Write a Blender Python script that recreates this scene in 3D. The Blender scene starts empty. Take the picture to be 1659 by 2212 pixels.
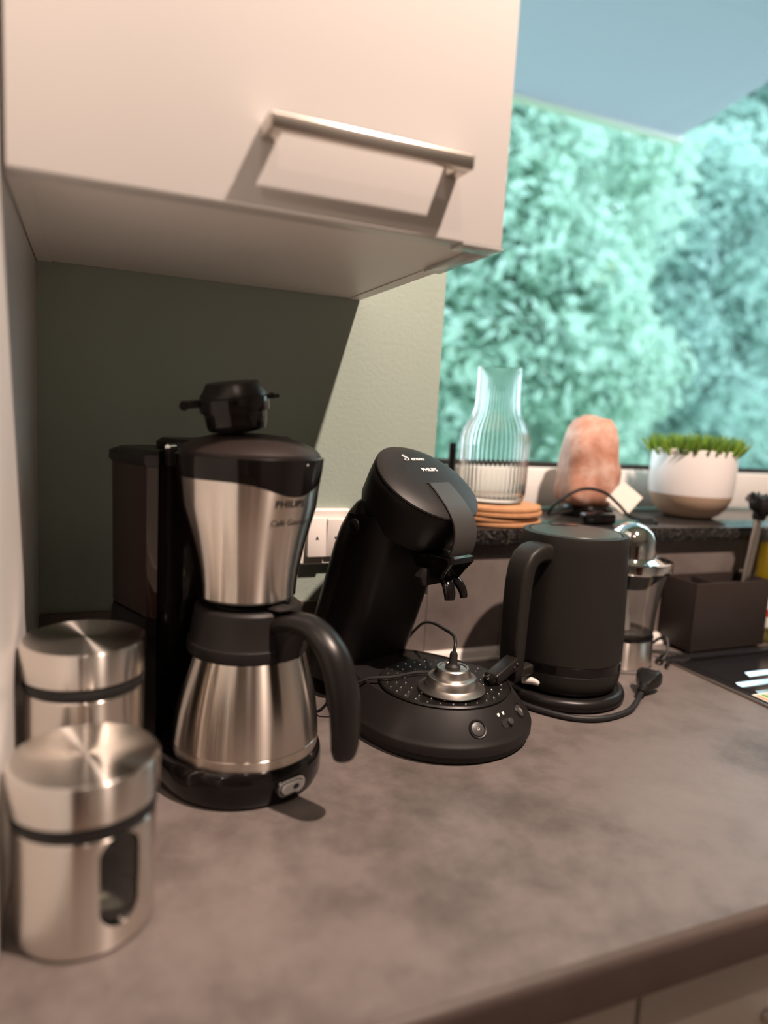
import bpy, bmesh, math, random
import numpy as np
from mathutils import Vector, Matrix, noise

random.seed(7)
rng = np.random.default_rng(7)
R = math.radians
PI = math.pi
scene = bpy.context.scene
COL = scene.collection
ZC = 0.92                      # worktop height above the floor (all heights below marked "c" are above the worktop)

# ------------------------------------------------------------------ camera
def look_matrix(yaw, pitch, roll, loc):
    cy, sy, cp, sp = math.cos(yaw), math.sin(yaw), math.cos(pitch), math.sin(pitch)
    fwd = Vector((sy*cp, cy*cp, -sp)); r0 = Vector((cy, -sy, 0)); d0 = fwd.cross(r0)
    cr, sr = math.cos(roll), math.sin(roll)
    right = cr*r0 + sr*d0; down = -sr*r0 + cr*d0
    m = Matrix.Identity(4)
    for i in range(3):
        m[i][0] = right[i]; m[i][1] = -down[i]; m[i][2] = -fwd[i]; m[i][3] = loc[i]
    return m
cam_d = bpy.data.cameras.new('camera')
cam = bpy.data.objects.new('camera', cam_d); COL.objects.link(cam)
cam.matrix_world = look_matrix(R(22.993), R(7.827), R(-3.266), (0.0567, -0.9497, ZC+0.378))
cam_d.sensor_fit = 'VERTICAL'; cam_d.sensor_height = 36.0; cam_d.lens = 1520.13/2212*36.0
cam_d.clip_start = 0.02; cam_d.clip_end = 100
cam_d.dof.use_dof = True; cam_d.dof.focus_distance = 0.84; cam_d.dof.aperture_fstop = 1.95
scene.camera = cam

# ------------------------------------------------------------------ world, exposure
world = bpy.data.worlds.new('world'); scene.world = world; world.use_nodes = True
bg = world.node_tree.nodes['Background']
bg.inputs[0].default_value = (0.78, 0.92, 1.0, 1); bg.inputs[1].default_value = 4.9
vs = scene.view_settings
vs.view_transform = 'Standard'; vs.look = 'None'; vs.exposure = 0.0; vs.gamma = 1.0; vs.use_curve_mapping = False

# ceiling spots, the last added to light the rear walls: (x, y, watts, cone degrees, radius)
SPOTS = [(0.775, -1.03, 300, 116, 0.024), (0.09, -1.36, 28, 90, 0.03), (1.2, -2.7, 60, 96, 0.03)]
WARM = (1.0, 0.78, 0.655)
CEIL = 2.87

# ------------------------------------------------------------------ materials
MATS = {}
def mat(name, color=(.5,.5,.5), rough=.5, metal=0.0, spec=.5, trans=0.0, ior=1.45, aniso=0.0, coat=0.0, emit=None, sss=0.0):
    m = bpy.data.materials.new(name); m.use_nodes = True
    b = m.node_tree.nodes['Principled BSDF']
    b.inputs['Base Color'].default_value = (*color, 1); b.inputs['Roughness'].default_value = rough
    b.inputs['Metallic'].default_value = metal; b.inputs['Specular IOR Level'].default_value = spec
    b.inputs['Transmission Weight'].default_value = trans; b.inputs['IOR'].default_value = ior
    b.inputs['Coat Weight'].default_value = coat
    if aniso:
        b.inputs['Anisotropic'].default_value = aniso; b.inputs['Anisotropic Rotation'].default_value = .25
        t = m.node_tree.nodes.new('ShaderNodeTangent'); t.direction_type = 'RADIAL'; t.axis = 'Z'
        m.node_tree.links.new(t.outputs[0], b.inputs['Tangent'])
    if sss:
        b.inputs['Subsurface Weight'].default_value = sss; b.inputs['Subsurface Radius'].default_value = (1, .4, .2)
        b.inputs['Subsurface Scale'].default_value = .03
    if emit:
        b.inputs['Emission Color'].default_value = (*emit[:3], 1); b.inputs['Emission Strength'].default_value = emit[3]
    MATS[name] = m
    return m
def nd(m, typ, **kw):
    n = m.node_tree.nodes.new(typ)
    for k, v in kw.items(): setattr(n, k, v)
    return n
def lk(m, a, b): m.node_tree.links.new(a, b)
def ramp(m, stops):
    n = nd(m, 'ShaderNodeValToRGB'); e = n.color_ramp.elements
    while len(e) < len(stops): e.new(.5)
    for el, (p, c) in zip(e, stops): el.position = p; el.color = (*c, 1)
    return n
def noisecol(m, scale, stops, detail=6, rough=.6, bump=0.0, bscale=None, dist=0.0, stretch=None):
    """procedural colour from object-space noise, with optional fine bump"""
    b = m.node_tree.nodes['Principled BSDF']
    tc = nd(m, 'ShaderNodeTexCoord'); nz = nd(m, 'ShaderNodeTexNoise')
    nz.inputs['Scale'].default_value = scale; nz.inputs['Detail'].default_value = detail
    nz.inputs['Roughness'].default_value = rough; nz.inputs['Distortion'].default_value = dist
    src = tc.outputs['Object']
    if stretch:
        mp = nd(m, 'ShaderNodeMapping'); mp.inputs['Scale'].default_value = stretch
        lk(m, src, mp.inputs[0]); src = mp.outputs[0]
    lk(m, src, nz.inputs['Vector'])
    r = ramp(m, stops); lk(m, nz.outputs['Fac'], r.inputs[0]); lk(m, r.outputs[0], b.inputs['Base Color'])
    if bump:
        n2 = nd(m, 'ShaderNodeTexNoise'); n2.inputs['Scale'].default_value = bscale or scale*8; n2.inputs['Detail'].default_value = 4
        lk(m, src, n2.inputs['Vector'])
        bp = nd(m, 'ShaderNodeBump'); bp.inputs['Strength'].default_value = bump; bp.inputs['Distance'].default_value = .002
        lk(m, n2.outputs['Fac'], bp.inputs['Height']); lk(m, bp.outputs[0], b.inputs['Normal'])
    return m

noisecol(mat('sage_paint', rough=.55, spec=.35), 3, [(.3, (.335,.400,.345)), (.7, (.365,.430,.375))], bump=.25, bscale=160)
mat('room_paint', (.40,.36,.33), .7)
mat('ceiling_paint', (.85,.84,.80), .8)
noisecol(mat('floor_oak', rough=.45), 4, [(.3, (.12,.08,.055)), (.7, (.20,.14,.10))], stretch=(.6, 6, 1))
m = noisecol(mat('worktop', rough=.42, spec=.4), 6, [(.32, (.070,.058,.053)), (.44, (.112,.094,.086)), (.54, (.150,.127,.117)), (.75, (.182,.157,.146))], detail=12, rough=.70, dist=.0, bump=.12, bscale=300)
noisecol(mat('backsplash', rough=.5, spec=.35), 8, [(.30, (.11,.090,.082)), (.5, (.165,.136,.125)), (.72, (.21,.176,.163))], detail=9, rough=.66, dist=.4)
noisecol(mat('worktop_edge_shade', rough=.5, spec=.3), 9, [(.3, (.050,.036,.031)), (.7, (.075,.055,.048))], detail=8)  # worktop tone darkened: shade on the front face put into the colour
mat('white_lacquer', (.665,.645,.625), .32, spec=.45)
mat('white_board', (.88,.84,.80), .40, spec=.4)
mat('white_plastic', (.86,.80,.75), .35)
mat('seal_grey', (.72,.68,.64), .35)
mat('brushed_nickel', (.60,.55,.50), .30, metal=1)
mat('steel', (.80,.74,.68), .23, metal=1, aniso=1.0)
mat('steel_lid', (.78,.73,.68), .22, metal=1, aniso=1.0)
mat('satin_steel', (.66,.62,.58), .33, metal=1)
mat('shell_black', (.024,.020,.018), .40, spec=.45)
mat('steel_dark', (.74,.67,.60), .23, metal=1, aniso=1.0)
mat('ridge_steel', (.70,.72,.74), .16, metal=1)
mat('chrome', (.80,.82,.82), .06, metal=1)
mat('gloss_black', (.006,.005,.005), .10, spec=.45)
mat('satin_black', (.010,.0085,.008), .34, spec=.4)
mat('matte_black', (.013,.011,.0105), .48, spec=.35)
mat('lid_brown', (.020,.014,.0125), .42, spec=.4)
mat('kettle_black', (.017,.0148,.0132), .48, spec=.35)
mat('kettle_lid', (.030,.031,.028), .36, spec=.45)
mat('rubber', (.012,.011,.011), .55)
mat('smoked', (.022,.012,.010), .08, spec=.5)
mat('ink', (.02,.018,.018), .5)
mat('print_silver', (.75,.75,.74), .35)
mat('grey_button', (.05,.047,.045), .35)
mat('clear_plastic', (.93,.95,.95), .08, trans=1.0, ior=1.40)
mat('clear_film', (.88,.88,.86), .18, trans=.55, ior=1.3)
mat('glass', (.95,.98,.97), .0, trans=1.0, ior=1.45)
mat('foil', (.62,.58,.50), .22, metal=1)
mat('upvc', (.82,.80,.77), .35)
m = noisecol(mat('granite', rough=.18, spec=.5), 220, [(.42, (.008,.008,.009)), (.54, (.020,.019,.019)), (.64, (.07,.064,.055)), (.76, (.24,.21,.17))], detail=3, rough=.7)
noisecol(mat('cork', rough=.7), 60, [(.3, (.42,.20,.09)), (.7, (.56,.29,.14))])
noisecol(mat('salt', rough=.6, sss=.2), 22, [(.28, (.38,.15,.090)), (.5, (.54,.28,.200)), (.75, (.74,.54,.46))], detail=7, bump=.8, bscale=60)
mat('pot_white', (.80,.76,.74), .35)
mat('pot_sand', (.52,.37,.26), .6)
mat('soil', (.03,.02,.015), .9)
m = mat('succulent', (.13,.26,.03), .5)
nz = nd(m, 'ShaderNodeNewGeometry'); r_ = ramp(m, [(0, (.06,.15,.02)), (.6, (.16,.30,.03)), (1, (.30,.42,.06))])
lk(m, nz.outputs['Random Per Island'], r_.inputs[0]); lk(m, r_.outputs[0], m.node_tree.nodes['Principled BSDF'].inputs['Base Color'])
mat('card', (.86,.80,.72), .6)
mat('caddy_brown', (.030,.022,.019), .5, spec=.35)
mat('sink_black', (.014,.014,.016), .2, spec=.5)
mat('soap', (.85,.62,.02), .05, trans=.75, ior=1.36)
mat('label_green', (.08,.35,.06), .4)
mat('label_white', (.8,.78,.7), .45)
mat('red_plastic', (.55,.03,.02), .35)
mat('orange_print', (.65,.30,.12), .5)
mat('reflection_door_brown', (.075,.022,.018), .5)
mat('bark', (.10,.07,.05), .9)
mat('lawn', (.10,.22,.07), .9)
mat('lamp_glow', (1,.9,.8), .5, emit=(1,.80,.62, 14))
mat('house_render', (.55,.54,.52), .8)
# thin window glass: clear with a faint mirror
m = mat('pane'); nt = m.node_tree; nt.nodes.remove(nt.nodes['Principled BSDF'])
tr = nd(m, 'ShaderNodeBsdfTransparent'); tr.inputs[0].default_value = (.92,.97,.96,1)
gl = nd(m, 'ShaderNodeBsdfGlossy'); gl.inputs['Roughness'].default_value = .0
fr = nd(m, 'ShaderNodeFresnel'); fr.inputs[0].default_value = 1.45
ge = nd(m, 'ShaderNodeNewGeometry'); mu = nd(m, 'ShaderNodeMath', operation='SUBTRACT'); mu.use_clamp = True
lk(m, fr.outputs[0], mu.inputs[0]); lk(m, ge.outputs['Backfacing'], mu.inputs[1])
mx = nd(m, 'ShaderNodeMixShader'); lk(m, mu.outputs[0], mx.inputs[0]); lk(m, tr.outputs[0], mx.inputs[1]); lk(m, gl.outputs[0], mx.inputs[2])
lk(m, mx.outputs[0], nt.nodes['Material Output'].inputs[0])
# leaves and awning let light through
def leafy(name, stops, tcol, fac=.58, rough=.5):
    m = mat(name, rough=rough, spec=.5); b = m.node_tree.nodes['Principled BSDF']
    if len(stops) > 1:
        # shoots differ in leaf colour: mostly by cluster (noise), partly leaf by leaf
        g = nd(m, 'ShaderNodeNewGeometry'); r = ramp(m, stops); tc = nd(m, 'ShaderNodeTexCoord'); nz = nd(m, 'ShaderNodeTexNoise')
        nz.inputs['Scale'].default_value = 3.2; nz.inputs['Detail'].default_value = 3; lk(m, tc.outputs['Object'], nz.inputs['Vector'])
        sc = nd(m, 'ShaderNodeMapRange'); sc.inputs[1].default_value = .30; sc.inputs[2].default_value = .70; lk(m, nz.outputs['Fac'], sc.inputs[0])
        mi = nd(m, 'ShaderNodeMix'); mi.inputs[0].default_value = .28; lk(m, sc.outputs[0], mi.inputs[2]); lk(m, g.outputs['Random Per Island'], mi.inputs[3])
        lk(m, mi.outputs[0], r.inputs[0]); lk(m, r.outputs[0], b.inputs['Base Color'])
    else: b.inputs['Base Color'].default_value = (*stops[0][1], 1)
    t = nd(m, 'ShaderNodeBsdfTranslucent'); t.inputs[0].default_value = (*tcol, 1)
    x = nd(m, 'ShaderNodeMixShader'); x.inputs[0].default_value = fac
    lk(m, b.outputs[0], x.inputs[1]); lk(m, t.outputs[0], x.inputs[2]); lk(m, x.outputs[0], m.node_tree.nodes['Material Output'].inputs[0])
leafy('leaf_pale', [(0,(.24,.42,.32)), (.4,(.46,.65,.57)), (.85,(.62,.79,.77)), (1,(.64,.76,.40))], (.48,.64,.54))
leafy('leaf_mid', [(0,(.20,.37,.32)), (.45,(.40,.58,.54)), (.85,(.56,.73,.75)), (1,(.60,.73,.40))], (.42,.58,.53))
leafy('leaf_blue', [(0,(.16,.32,.33)), (.5,(.34,.53,.55)), (.85,(.50,.68,.72)), (1,(.54,.68,.42))], (.36,.54,.52))
leafy('awning_cloth', [(0,(.52,.53,.57))], (.46,.48,.53), .6, .8)

# ------------------------------------------------------------------ mesh helpers
def lathe(prof, n=64, closed=False, zfun=None):
    v, f, rings = [], [], []
    for i, (r, z) in enumerate(prof):
        if r < 1e-6: rings.append([len(v)]); v.append((0, 0, z)); continue
        ring = []
        for k in range(n):
            a = 2*PI*k/n
            zz = z if zfun is None else zfun(i, a, z)
            ring.append(len(v)); v.append((r*math.cos(a), r*math.sin(a), zz))
        rings.append(ring)
    m = len(rings); rngs = range(m if closed else m-1)
    for i in rngs:
        a, b = rings[i], rings[(i+1) % m]
        if len(a) == 1 and len(b) == 1: continue
        for k in range(n):
            k2 = (k+1) % n
            if len(a) == 1: f.append((a[0], b[k2], b[k]))
            elif len(b) == 1: f.append((a[k], a[k2], b[0]))
            else: f.append((a[k], a[k2], b[k2], b[k]))
    return v, f
def loft(rings, cap=True, closed=True):
    v, f = [], []; n = len(rings[0])
    for r in rings: v += [tuple(p) for p in r]
    for i in range(len(rings)-1):
        for k in range(n if closed else n-1):
            k2 = (k+1) % n
            f.append((i*n+k, i*n+k2, (i+1)*n+k2, (i+1)*n+k))
    if cap:
        f.append(tuple(reversed(range(n)))); f.append(tuple(range((len(rings)-1)*n, len(rings)*n)))
    return v, f
def box(x0, x1, y0, y1, z0, z1, bev=0.0, seg=2):
    bm = bmesh.new()
    bmesh.ops.create_cube(bm, size=1.0)
    for w in bm.verts:
        w.co = ((x0+x1)/2 + w.co.x*(x1-x0), (y0+y1)/2 + w.co.y*(y1-y0), (z0+z1)/2 + w.co.z*(z1-z0))
    if bev: bmesh.ops.bevel(bm, geom=bm.edges[:], offset=bev, segments=seg, affect='EDGES', profile=.5)
    bm.verts.index_update()
    v = [tuple(w.co) for w in bm.verts]; f = [tuple(w.index for w in q.verts) for q in bm.faces]
    bm.free(); return v, f
def join(*ms):
    v, f = [], []
    for a, b in ms:
        o = len(v); v += list(a); f += [tuple(i+o for i in q) for q in b]
    return v, f
def xf(ms, M):
    return [tuple(M @ Vector(p)) for p in ms[0]], ms[1]
def T(x=0, y=0, z=0): return Matrix.Translation((x, y, z))
def RX(a): return Matrix.Rotation(a, 4, 'X')
def RY(a): return Matrix.Rotation(a, 4, 'Y')
def RZ(a): return Matrix.Rotation(a, 4, 'Z')
def spline(pts, n=8):
    P = [Vector(p) for p in pts]; out = []
    for i in range(len(P)-1):
        p0, p1, p2, p3 = P[max(i-1,0)], P[i], P[i+1], P[min(i+2,len(P)-1)]
        for k in range(n):
            t = k/n
            out.append(.5*((2*p1) + (p2-p0)*t + (2*p0-5*p1+4*p2-p3)*t*t + (3*p1-p0-3*p2+p3)*t**3))
    out.append(P[-1]); return out
def tube(pts, r, n=10, smooth=8, ry=None, up=(0,0,1)):
    """round (or elliptical: r sideways, ry in the other axis) sweep; r may be a list per control point"""
    k = len(pts)
    path = spline(pts, smooth) if smooth else [Vector(p) for p in pts]
    m = len(path)
    def at(a, i):
        if not isinstance(a, (list, tuple)): return a
        t = i/(m-1)*(len(a)-1); j = min(int(t), len(a)-2); return a[j] + (a[j+1]-a[j])*(t-j)
    rings = []; N = None
    for i, p in enumerate(path):
        d = (path[min(i+1,m-1)] - path[max(i-1,0)]).normalized()
        if N is None:
            u = Vector(up)
            if abs(u.dot(d)) > .95: u = Vector((1,0,0))
            N = (u - d*u.dot(d)).normalized()
        else: N = (N - d*N.dot(d)).normalized()
        B = d.cross(N); a_ = at(r, i); b_ = at(ry, i) if ry else a_
        rings.append([p + B*(a_*math.cos(2*PI*q/n)) + N*(b_*math.sin(2*PI*q/n)) for q in range(n)])
    return loft(rings)
def prism(outline, d0, d1, axis='Y'):
    n = len(outline); mk = {'Y': lambda a,b,d:(a,d,b), 'X': lambda a,b,d:(d,a,b), 'Z': lambda a,b,d:(a,b,d)}[axis]
    v = [mk(a,b,d0) for a,b in outline] + [mk(a,b,d1) for a,b in outline]
    f = [(i, (i+1)%n, n+(i+1)%n, n+i) for i in range(n)] + [tuple(reversed(range(n))), tuple(range(n, 2*n))]
    return v, f
def rrect(x0, x1, y0, y1, r, n=6):
    out = []
    for cx, cy, a in ((x1-r,y1-r,0), (x0+r,y1-r,90), (x0+r,y0+r,180), (x1-r,y0+r,270)):
        for k in range(n+1):
            t = R(a + 90*k/n); out.append((cx+r*math.cos(t), cy+r*math.sin(t)))
    return out
def mesh(name, ms, m=None, sharp=35, smooth=True):
    me = bpy.data.meshes.new(name); me.from_pydata([tuple(p) for p in ms[0]], [], ms[1]); me.update()
    bm = bmesh.new(); bm.from_mesh(me); bmesh.ops.recalc_face_normals(bm, faces=bm.faces[:]); bm.to_mesh(me); bm.free()
    if smooth:
        me.shade_smooth(); me.set_sharp_from_angle(angle=R(sharp))
    if m: me.materials.append(MATS[m])
    return me
def obj(name, ms, m=None, parent=None, sharp=35, smooth=True, label=None):
    me = ms if isinstance(ms, bpy.types.Mesh) else mesh(name, ms, m, sharp, smooth)
    o = bpy.data.objects.new(name, me); COL.objects.link(o); o.parent = parent
    if label: o['label'] = label
    return o
def tag(o, label=None, cat=None, group=None, kind=None):
    if label: o['label'] = label
    if cat: o['category'] = cat
    if group: o['group'] = group
    if kind: o['kind'] = kind
    return o
def thing(name, label, cat, loc=(0,0,0), rz=0, group=None, rot=None):
    o = bpy.data.objects.new(name, None); COL.objects.link(o)
    o.location = loc; o.rotation_euler = rot or (0, 0, rz); o.empty_display_size = .05
    return tag(o, label, cat, group)
def struct(name, ms, m, label=None, parent=None):
    o = obj(name, ms, m, parent, smooth=False)
    if not parent: o['kind'] = 'structure'
    if label: o['label'] = label
    return o
def text_mesh(name, s, size, mapper, m, parent, bold=0.0, shear=0.0, spacing=1.0, label=None):
    cu = bpy.data.curves.new(name, 'FONT'); cu.body = s; cu.size = size; cu.align_x = 'CENTER'; cu.align_y = 'CENTER'
    cu.offset = bold; cu.shear = shear; cu.space_character = spacing; cu.resolution_u = 4
    t = bpy.data.objects.new('tmp', cu); COL.objects.link(t); bpy.context.view_layer.update()
    me = bpy.data.meshes.new_from_object(t.evaluated_get(bpy.context.evaluated_depsgraph_get()))
    bpy.data.objects.remove(t); bpy.data.curves.remove(cu)
    bm = bmesh.new(); bm.from_mesh(me)
    bmesh.ops.subdivide_edges(bm, edges=[e for e in bm.edges if e.calc_length() > size*.25], cuts=2)
    for w in bm.verts: w.co = mapper(w.co.x, w.co.y)
    bm.to_mesh(me); bm.free(); me.name = name
    me.materials.clear(); me.materials.append(MATS[m])
    o = bpy.data.objects.new(name, me); COL.objects.link(o); o.parent = parent
    if label: o['label'] = label
    return o

# ================================================================== THE ROOM
XL, XR, YF = -1.3, 2.75, -3.4          # room extents; the cooking wall is y = 0
WX0, WX1, WZ0, WZ1 = 0.537, 2.45, ZC+0.187, 2.35
struct('floor', box(XL-.1, XR+.1, YF-.1, .3, -.1, 0), 'floor_oak')
struct('ceiling', box(XL-.1, XR+.1, YF-.1, .3, CEIL, CEIL+.1), 'ceiling_paint')
wb = struct('wall_back', join(box(XL, WX0, 0, .3, 0, CEIL), box(WX1, XR, 0, .3, 0, CEIL), box(WX0, WX1, 0, .3, 0, WZ0), box(WX0, WX1, 0, .3, WZ1, CEIL)),
            'sage_paint', 'sage green painted kitchen wall with window opening')
struct('wall_left', join(box(XL, -.606, -.64, 0, 0, CEIL), box(XL-.1, XL, YF, 0, 0, CEIL)), 'room_paint')
struct('wall_right', box(XR, XR+.1, YF, .3, 0, CEIL), 'room_paint')
struct('wall_front', box(XL-.1, XR+.1, YF-.1, YF, 0, CEIL), 'room_paint')
d1 = struct('reflection_door', box(-.62, .38, YF, YF+.04, 0, 2.08, .004), 'reflection_door_brown', 'dark red brown door added out of view for the steel reflections')  # added out of view to give the steel a dark red reflection
obj('reflection_door_handle', tube([(.22,YF+.04,1.02),(.22,YF+.08,1.02),(.20,YF+.09,1.02),(.10,YF+.09,1.02)], .009), 'brushed_nickel', d1)
# splash-back boards and the sealing strip along the worktop
obj('backsplash_panel', box(.0005, .536, -.008, -.0005, ZC, ZC+.108), 'backsplash', wb, smooth=False)
obj('backsplash_panel', box(.5368, 1.36, -.008, -.0005, ZC, WZ0), 'backsplash', wb, smooth=False)
obj('backsplash_panel', box(1.3608, XR, -.008, -.0005, ZC, WZ0), 'backsplash', wb, smooth=False)
s = prism([(-.008, ZC+.0005), (-.026, ZC+.0005), (-.026, ZC+.004), (-.0225, ZC+.0065), (-.0185, ZC+.0155), (-.014, ZC+.018), (-.008, ZC+.018)], .001, 1.9, 'X')
tag(obj('trim_1', s, 'seal_grey', sharp=20), 'pale grey sealing strip along the back of the worktop', kind='structure')
# window: frame, pane, stone sill
w1 = tag(obj('window_1', join(box(WX0, WX1, .22, .29, ZC+.212, ZC+.292, .004), box(WX0, WX1, .22, .29, WZ1-.08, WZ1, .004),
      box(WX0, WX0+.08, .22, .29, ZC+.292, WZ1-.08, .004), box(WX1-.08, WX1, .22, .29, ZC+.292, WZ1-.08, .004)), 'upvc'), 'white framed kitchen window looking out on greenery', kind='structure')
obj('pane', box(WX0+.08, WX1-.08, .254, .258, ZC+.292, WZ1-.08), 'pane', w1, smooth=False)
obj('window_bead', join(box(WX0+.08, WX1-.08, .235, .252, ZC+.292, ZC+.303, .002), box(WX0+.08, WX0+.092, .235, .252, ZC+.303, WZ1-.08, .002)), 'rubber', w1)
obj('window_sill', box(WX0+.0005, WX1-.0005, -.024, .2195, ZC+.187, ZC+.212, .0025), 'granite', w1, label='polished black speckled granite sill')
obj('window_handle', join(box(.658,.676,.208,.2195,ZC+.235,ZC+.27,.003), tube([(.667,.205,ZC+.26),(.667,.19,ZC+.262),(.667,.186,ZC+.285),(.667,.186,ZC+.335)], .007)), 'matte_black', w1)

# ceiling spots
def lamp(x, y, watt, cone, rad, label):
    t = thing('ceiling_spot', label, 'lamp', (x, y, CEIL), 0, 'recessed ceiling spots')
    obj('trim_ring', lathe([(.045,0), (.045,-.004), (.033,-.006), (.031,0)], 40), 'brushed_nickel', t)
    ld = bpy.data.lights.new('spot_bulb', 'SPOT'); ld.energy = watt; ld.color = WARM; ld.spot_size = R(cone); ld.spot_blend = .5; ld.shadow_soft_size = rad
    lo = bpy.data.objects.new('spot_bulb', ld); COL.objects.link(lo); lo.parent = t; lo.location = (0, 0, -.012)
for a, lb in zip(SPOTS, ('recessed ceiling spot above the front of the worktop', 'recessed ceiling spot close to the tall cabinet', 'added unseen ceiling spot lighting the rear walls')): lamp(*a, lb)

# ================================================================== WORKTOP, CABINETS, SINK
def top_profile(y1):
    return [(y1, ZC), (-.592, ZC), (-.592, ZC-.038), (y1, ZC-.038)]
SX0, SX1, SY0, SY1 = .956, 1.78, -.535, -.104
wt = join(prism(top_profile(-.0005), .0005, SX0, 'X'), prism(top_profile(SY0), SX0, SX1, 'X'), prism(top_profile(-.0005), SX1, XR-.001, 'X'), box(SX0, SX1, SY1, -.0005, ZC-.038, ZC))
wo = tag(obj('worktop', wt, 'worktop', sharp=50), 'long mottled brown stone-look kitchen worktop with rounded front edge', 'worktop')
obj('front_edge', prism([(-.592, ZC), (-.5965, ZC-.0012), (-.5993, ZC-.0045), (-.60, ZC-.009), (-.60, ZC-.038), (-.592, ZC-.038)], .0005, XR-.001, 'X'), 'worktop_edge_shade', wo, sharp=50)
sk = thing('kitchen_sink', 'black sink with ridged drainer set into the worktop', 'sink', (0, 0, ZC))
g = .0012
rim = join(box(.941, 1.795, -.548, SY0+.004, g, .006, .002), box(.941, 1.795, SY1-.004, -.092, g, .006, .002), box(.941, SX0+.004, SY0+.004, SY1-.004, g, .006, .002), box(SX1-.004, 1.795, SY0+.004, SY1-.004, g, .006, .002))
obj('rim', rim, 'sink_black', sk)
obj('edge_trim', join(box(.938, .941, -.551, -.089, g, .0048, .001), box(.941, 1.798, -.0918, -.089, g, .0048, .001)), 'brushed_nickel', sk)
obj('drainer', box(SX0+.001, 1.33, SY0+.001, SY1-.001, -.012, -.004), 'sink_black', sk)
bx = join(box(1.33, SX1-.001, SY0+.001, SY1-.001, -.2, -.19), box(1.33, 1.34, SY0+.001, SY1-.001, -.19, -.004), box(SX1-.011, SX1-.001, SY0+.001, SY1-.001, -.19, -.002), box(1.34, SX1-.011, SY0+.001, SY0+.011, -.19, -.002), box(1.34, SX1-.011, SY1-.011, SY1-.001, -.19, -.002))
obj('basin', bx, 'sink_black', sk)
for y, x0 in ((-.178,1.030), (-.209,.974), (-.243,.976), (-.277,1.0), (-.311,1.02), (-.345,1.02), (-.379,1.02), (-.413,1.02), (-.447,1.02)):
    obj('drainer_ridge', prism([(y-.010,-.004), (y-.0090,-.0022), (y+.001,.0012), (y+.003,.0008), (y+.006,-.004)], x0, 1.30, 'X'), 'ridge_steel', sk, smooth=False)
lf = obj('leaflet', box(.9435, .9875, -.318, -.262, ZC+.0063, ZC+.0071), 'card', None); tag(lf, 'small printed card lying at the edge of the black sink', 'card')
for k in range(4): obj('print_block', box(.9455+.0105*k, .9530+.0105*k, -.314, -.266, ZC+.0071, ZC+.0074), ('orange_print','label_green','orange_print','ink')[k], lf)

def base_cab(x0, x1, label):
    t = thing('base_cabinet', label, 'cabinet', ((x0+x1)/2, -.28, 0), 0, 'base cabinets under the worktop')
    h = (x1-x0)/2
    obj('body', box(-h+.0005, h-.0005, -.27, .27, .1, ZC-.0395 if x1 < 1 else .68), 'white_board', t)
    obj('plinth', box(-h+.0005, h-.0005, -.22, -.2, .0, .0995), 'caddy_brown', t)
    dr = obj('drawer_front', box(-h+.002, h-.002, -.295, -.271, .70, ZC-.045, .002), 'white_lacquer', t)
    obj('handle', tube([(-.08,-.296,.79),(-.08,-.322,.79),(-.075,-.326,.79),(.075,-.326,.79),(.08,-.322,.79),(.08,-.296,.79)], .006, smooth=0), 'brushed_nickel', dr)
    dd = obj('door', box(-h+.002, h-.002, -.295, -.271, .105, .696, .002), 'white_lacquer', t)
    obj('handle', tube([(-.08,-.296,.64),(-.08,-.322,.64),(-.075,-.326,.64),(.075,-.326,.64),(.08,-.322,.64),(.08,-.296,.64)], .006, smooth=0), 'brushed_nickel', dd)
base_cab(.001, .46, 'white base cabinet below the steel jars at the side wall')
base_cab(.461, .92, 'white base cabinet below the pod coffee machine and kettle')
base_cab(.921, 1.85, 'wide white base cabinet below the black sink')

tc_ = thing('tall_cabinet', 'white tall cabinet with glossy side panel next to the steel jars', 'cabinet', (-.303, -.31, 0))
obj('side_panel', box(.283, .3028, -.29, .3095, .0, 2.30), 'white_lacquer', tc_, smooth=False)
obj('body', box(-.3, .2828, -.29, .3095, .08, 2.30), 'white_board', tc_, smooth=False)
dd = obj('door', box(-.298, .3006, -.315, -.292, .085, 2.296, .002), 'white_lacquer', tc_)
obj('handle', tube([(-.26,-.316,1.0),(-.26,-.342,1.0),(-.26,-.346,1.005),(-.26,-.346,1.235),(-.26,-.342,1.24),(-.26,-.316,1.24)], .006, smooth=0), 'brushed_nickel', dd)
# wall cabinet
ZB = ZC+.534
wc = thing('wall_cabinet', 'white wall cabinet with lacquered door and bar handle', 'cabinet', (0, 0, ZB))
obj('side_panel', box(.001, .017, -.349, -.001, 0, .72), 'white_board', wc, smooth=False)
obj('side_panel', box(.389, .405, -.349, -.001, 0, .72), 'white_board', wc, smooth=False)
obj('bottom_panel', box(.0172, .3888, -.3488, -.001, .0012, .018), 'white_board', wc, smooth=False)
obj('top_panel', box(.0172, .3888, -.3488, -.001, .702, .719), 'white_board', wc, smooth=False)
dr = obj('door', box(.004, .402, -.374, -.3505, -.0008, .719, .0012), 'white_lacquer', wc)
hz = .0555
hr = join(box(.179, .352, -.4055, -.3945, hz-.0065, hz+.0060, .0025, 3), box(.179, .192, -.3955, -.3735, hz-.0065, hz+.0060, .0022, 3), box(.339, .352, -.3955, -.3735, hz-.0065, hz+.0060, .0022, 3))
obj('handle', hr, 'brushed_nickel', dr, label='brushed metal square bar handle')
cp = join(box(.362, .4035, -.3745, -.3495, -.0030, -.0010, .0006), box(.4052, .4072, -.349, -.245, -.0010, .006, .0006), box(.386, .4048, -.349, -.245, -.0030, -.0003, .0006))
obj('corner_protector', cp, 'clear_film', wc, label='clear plastic strip on the lower corner')

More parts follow.
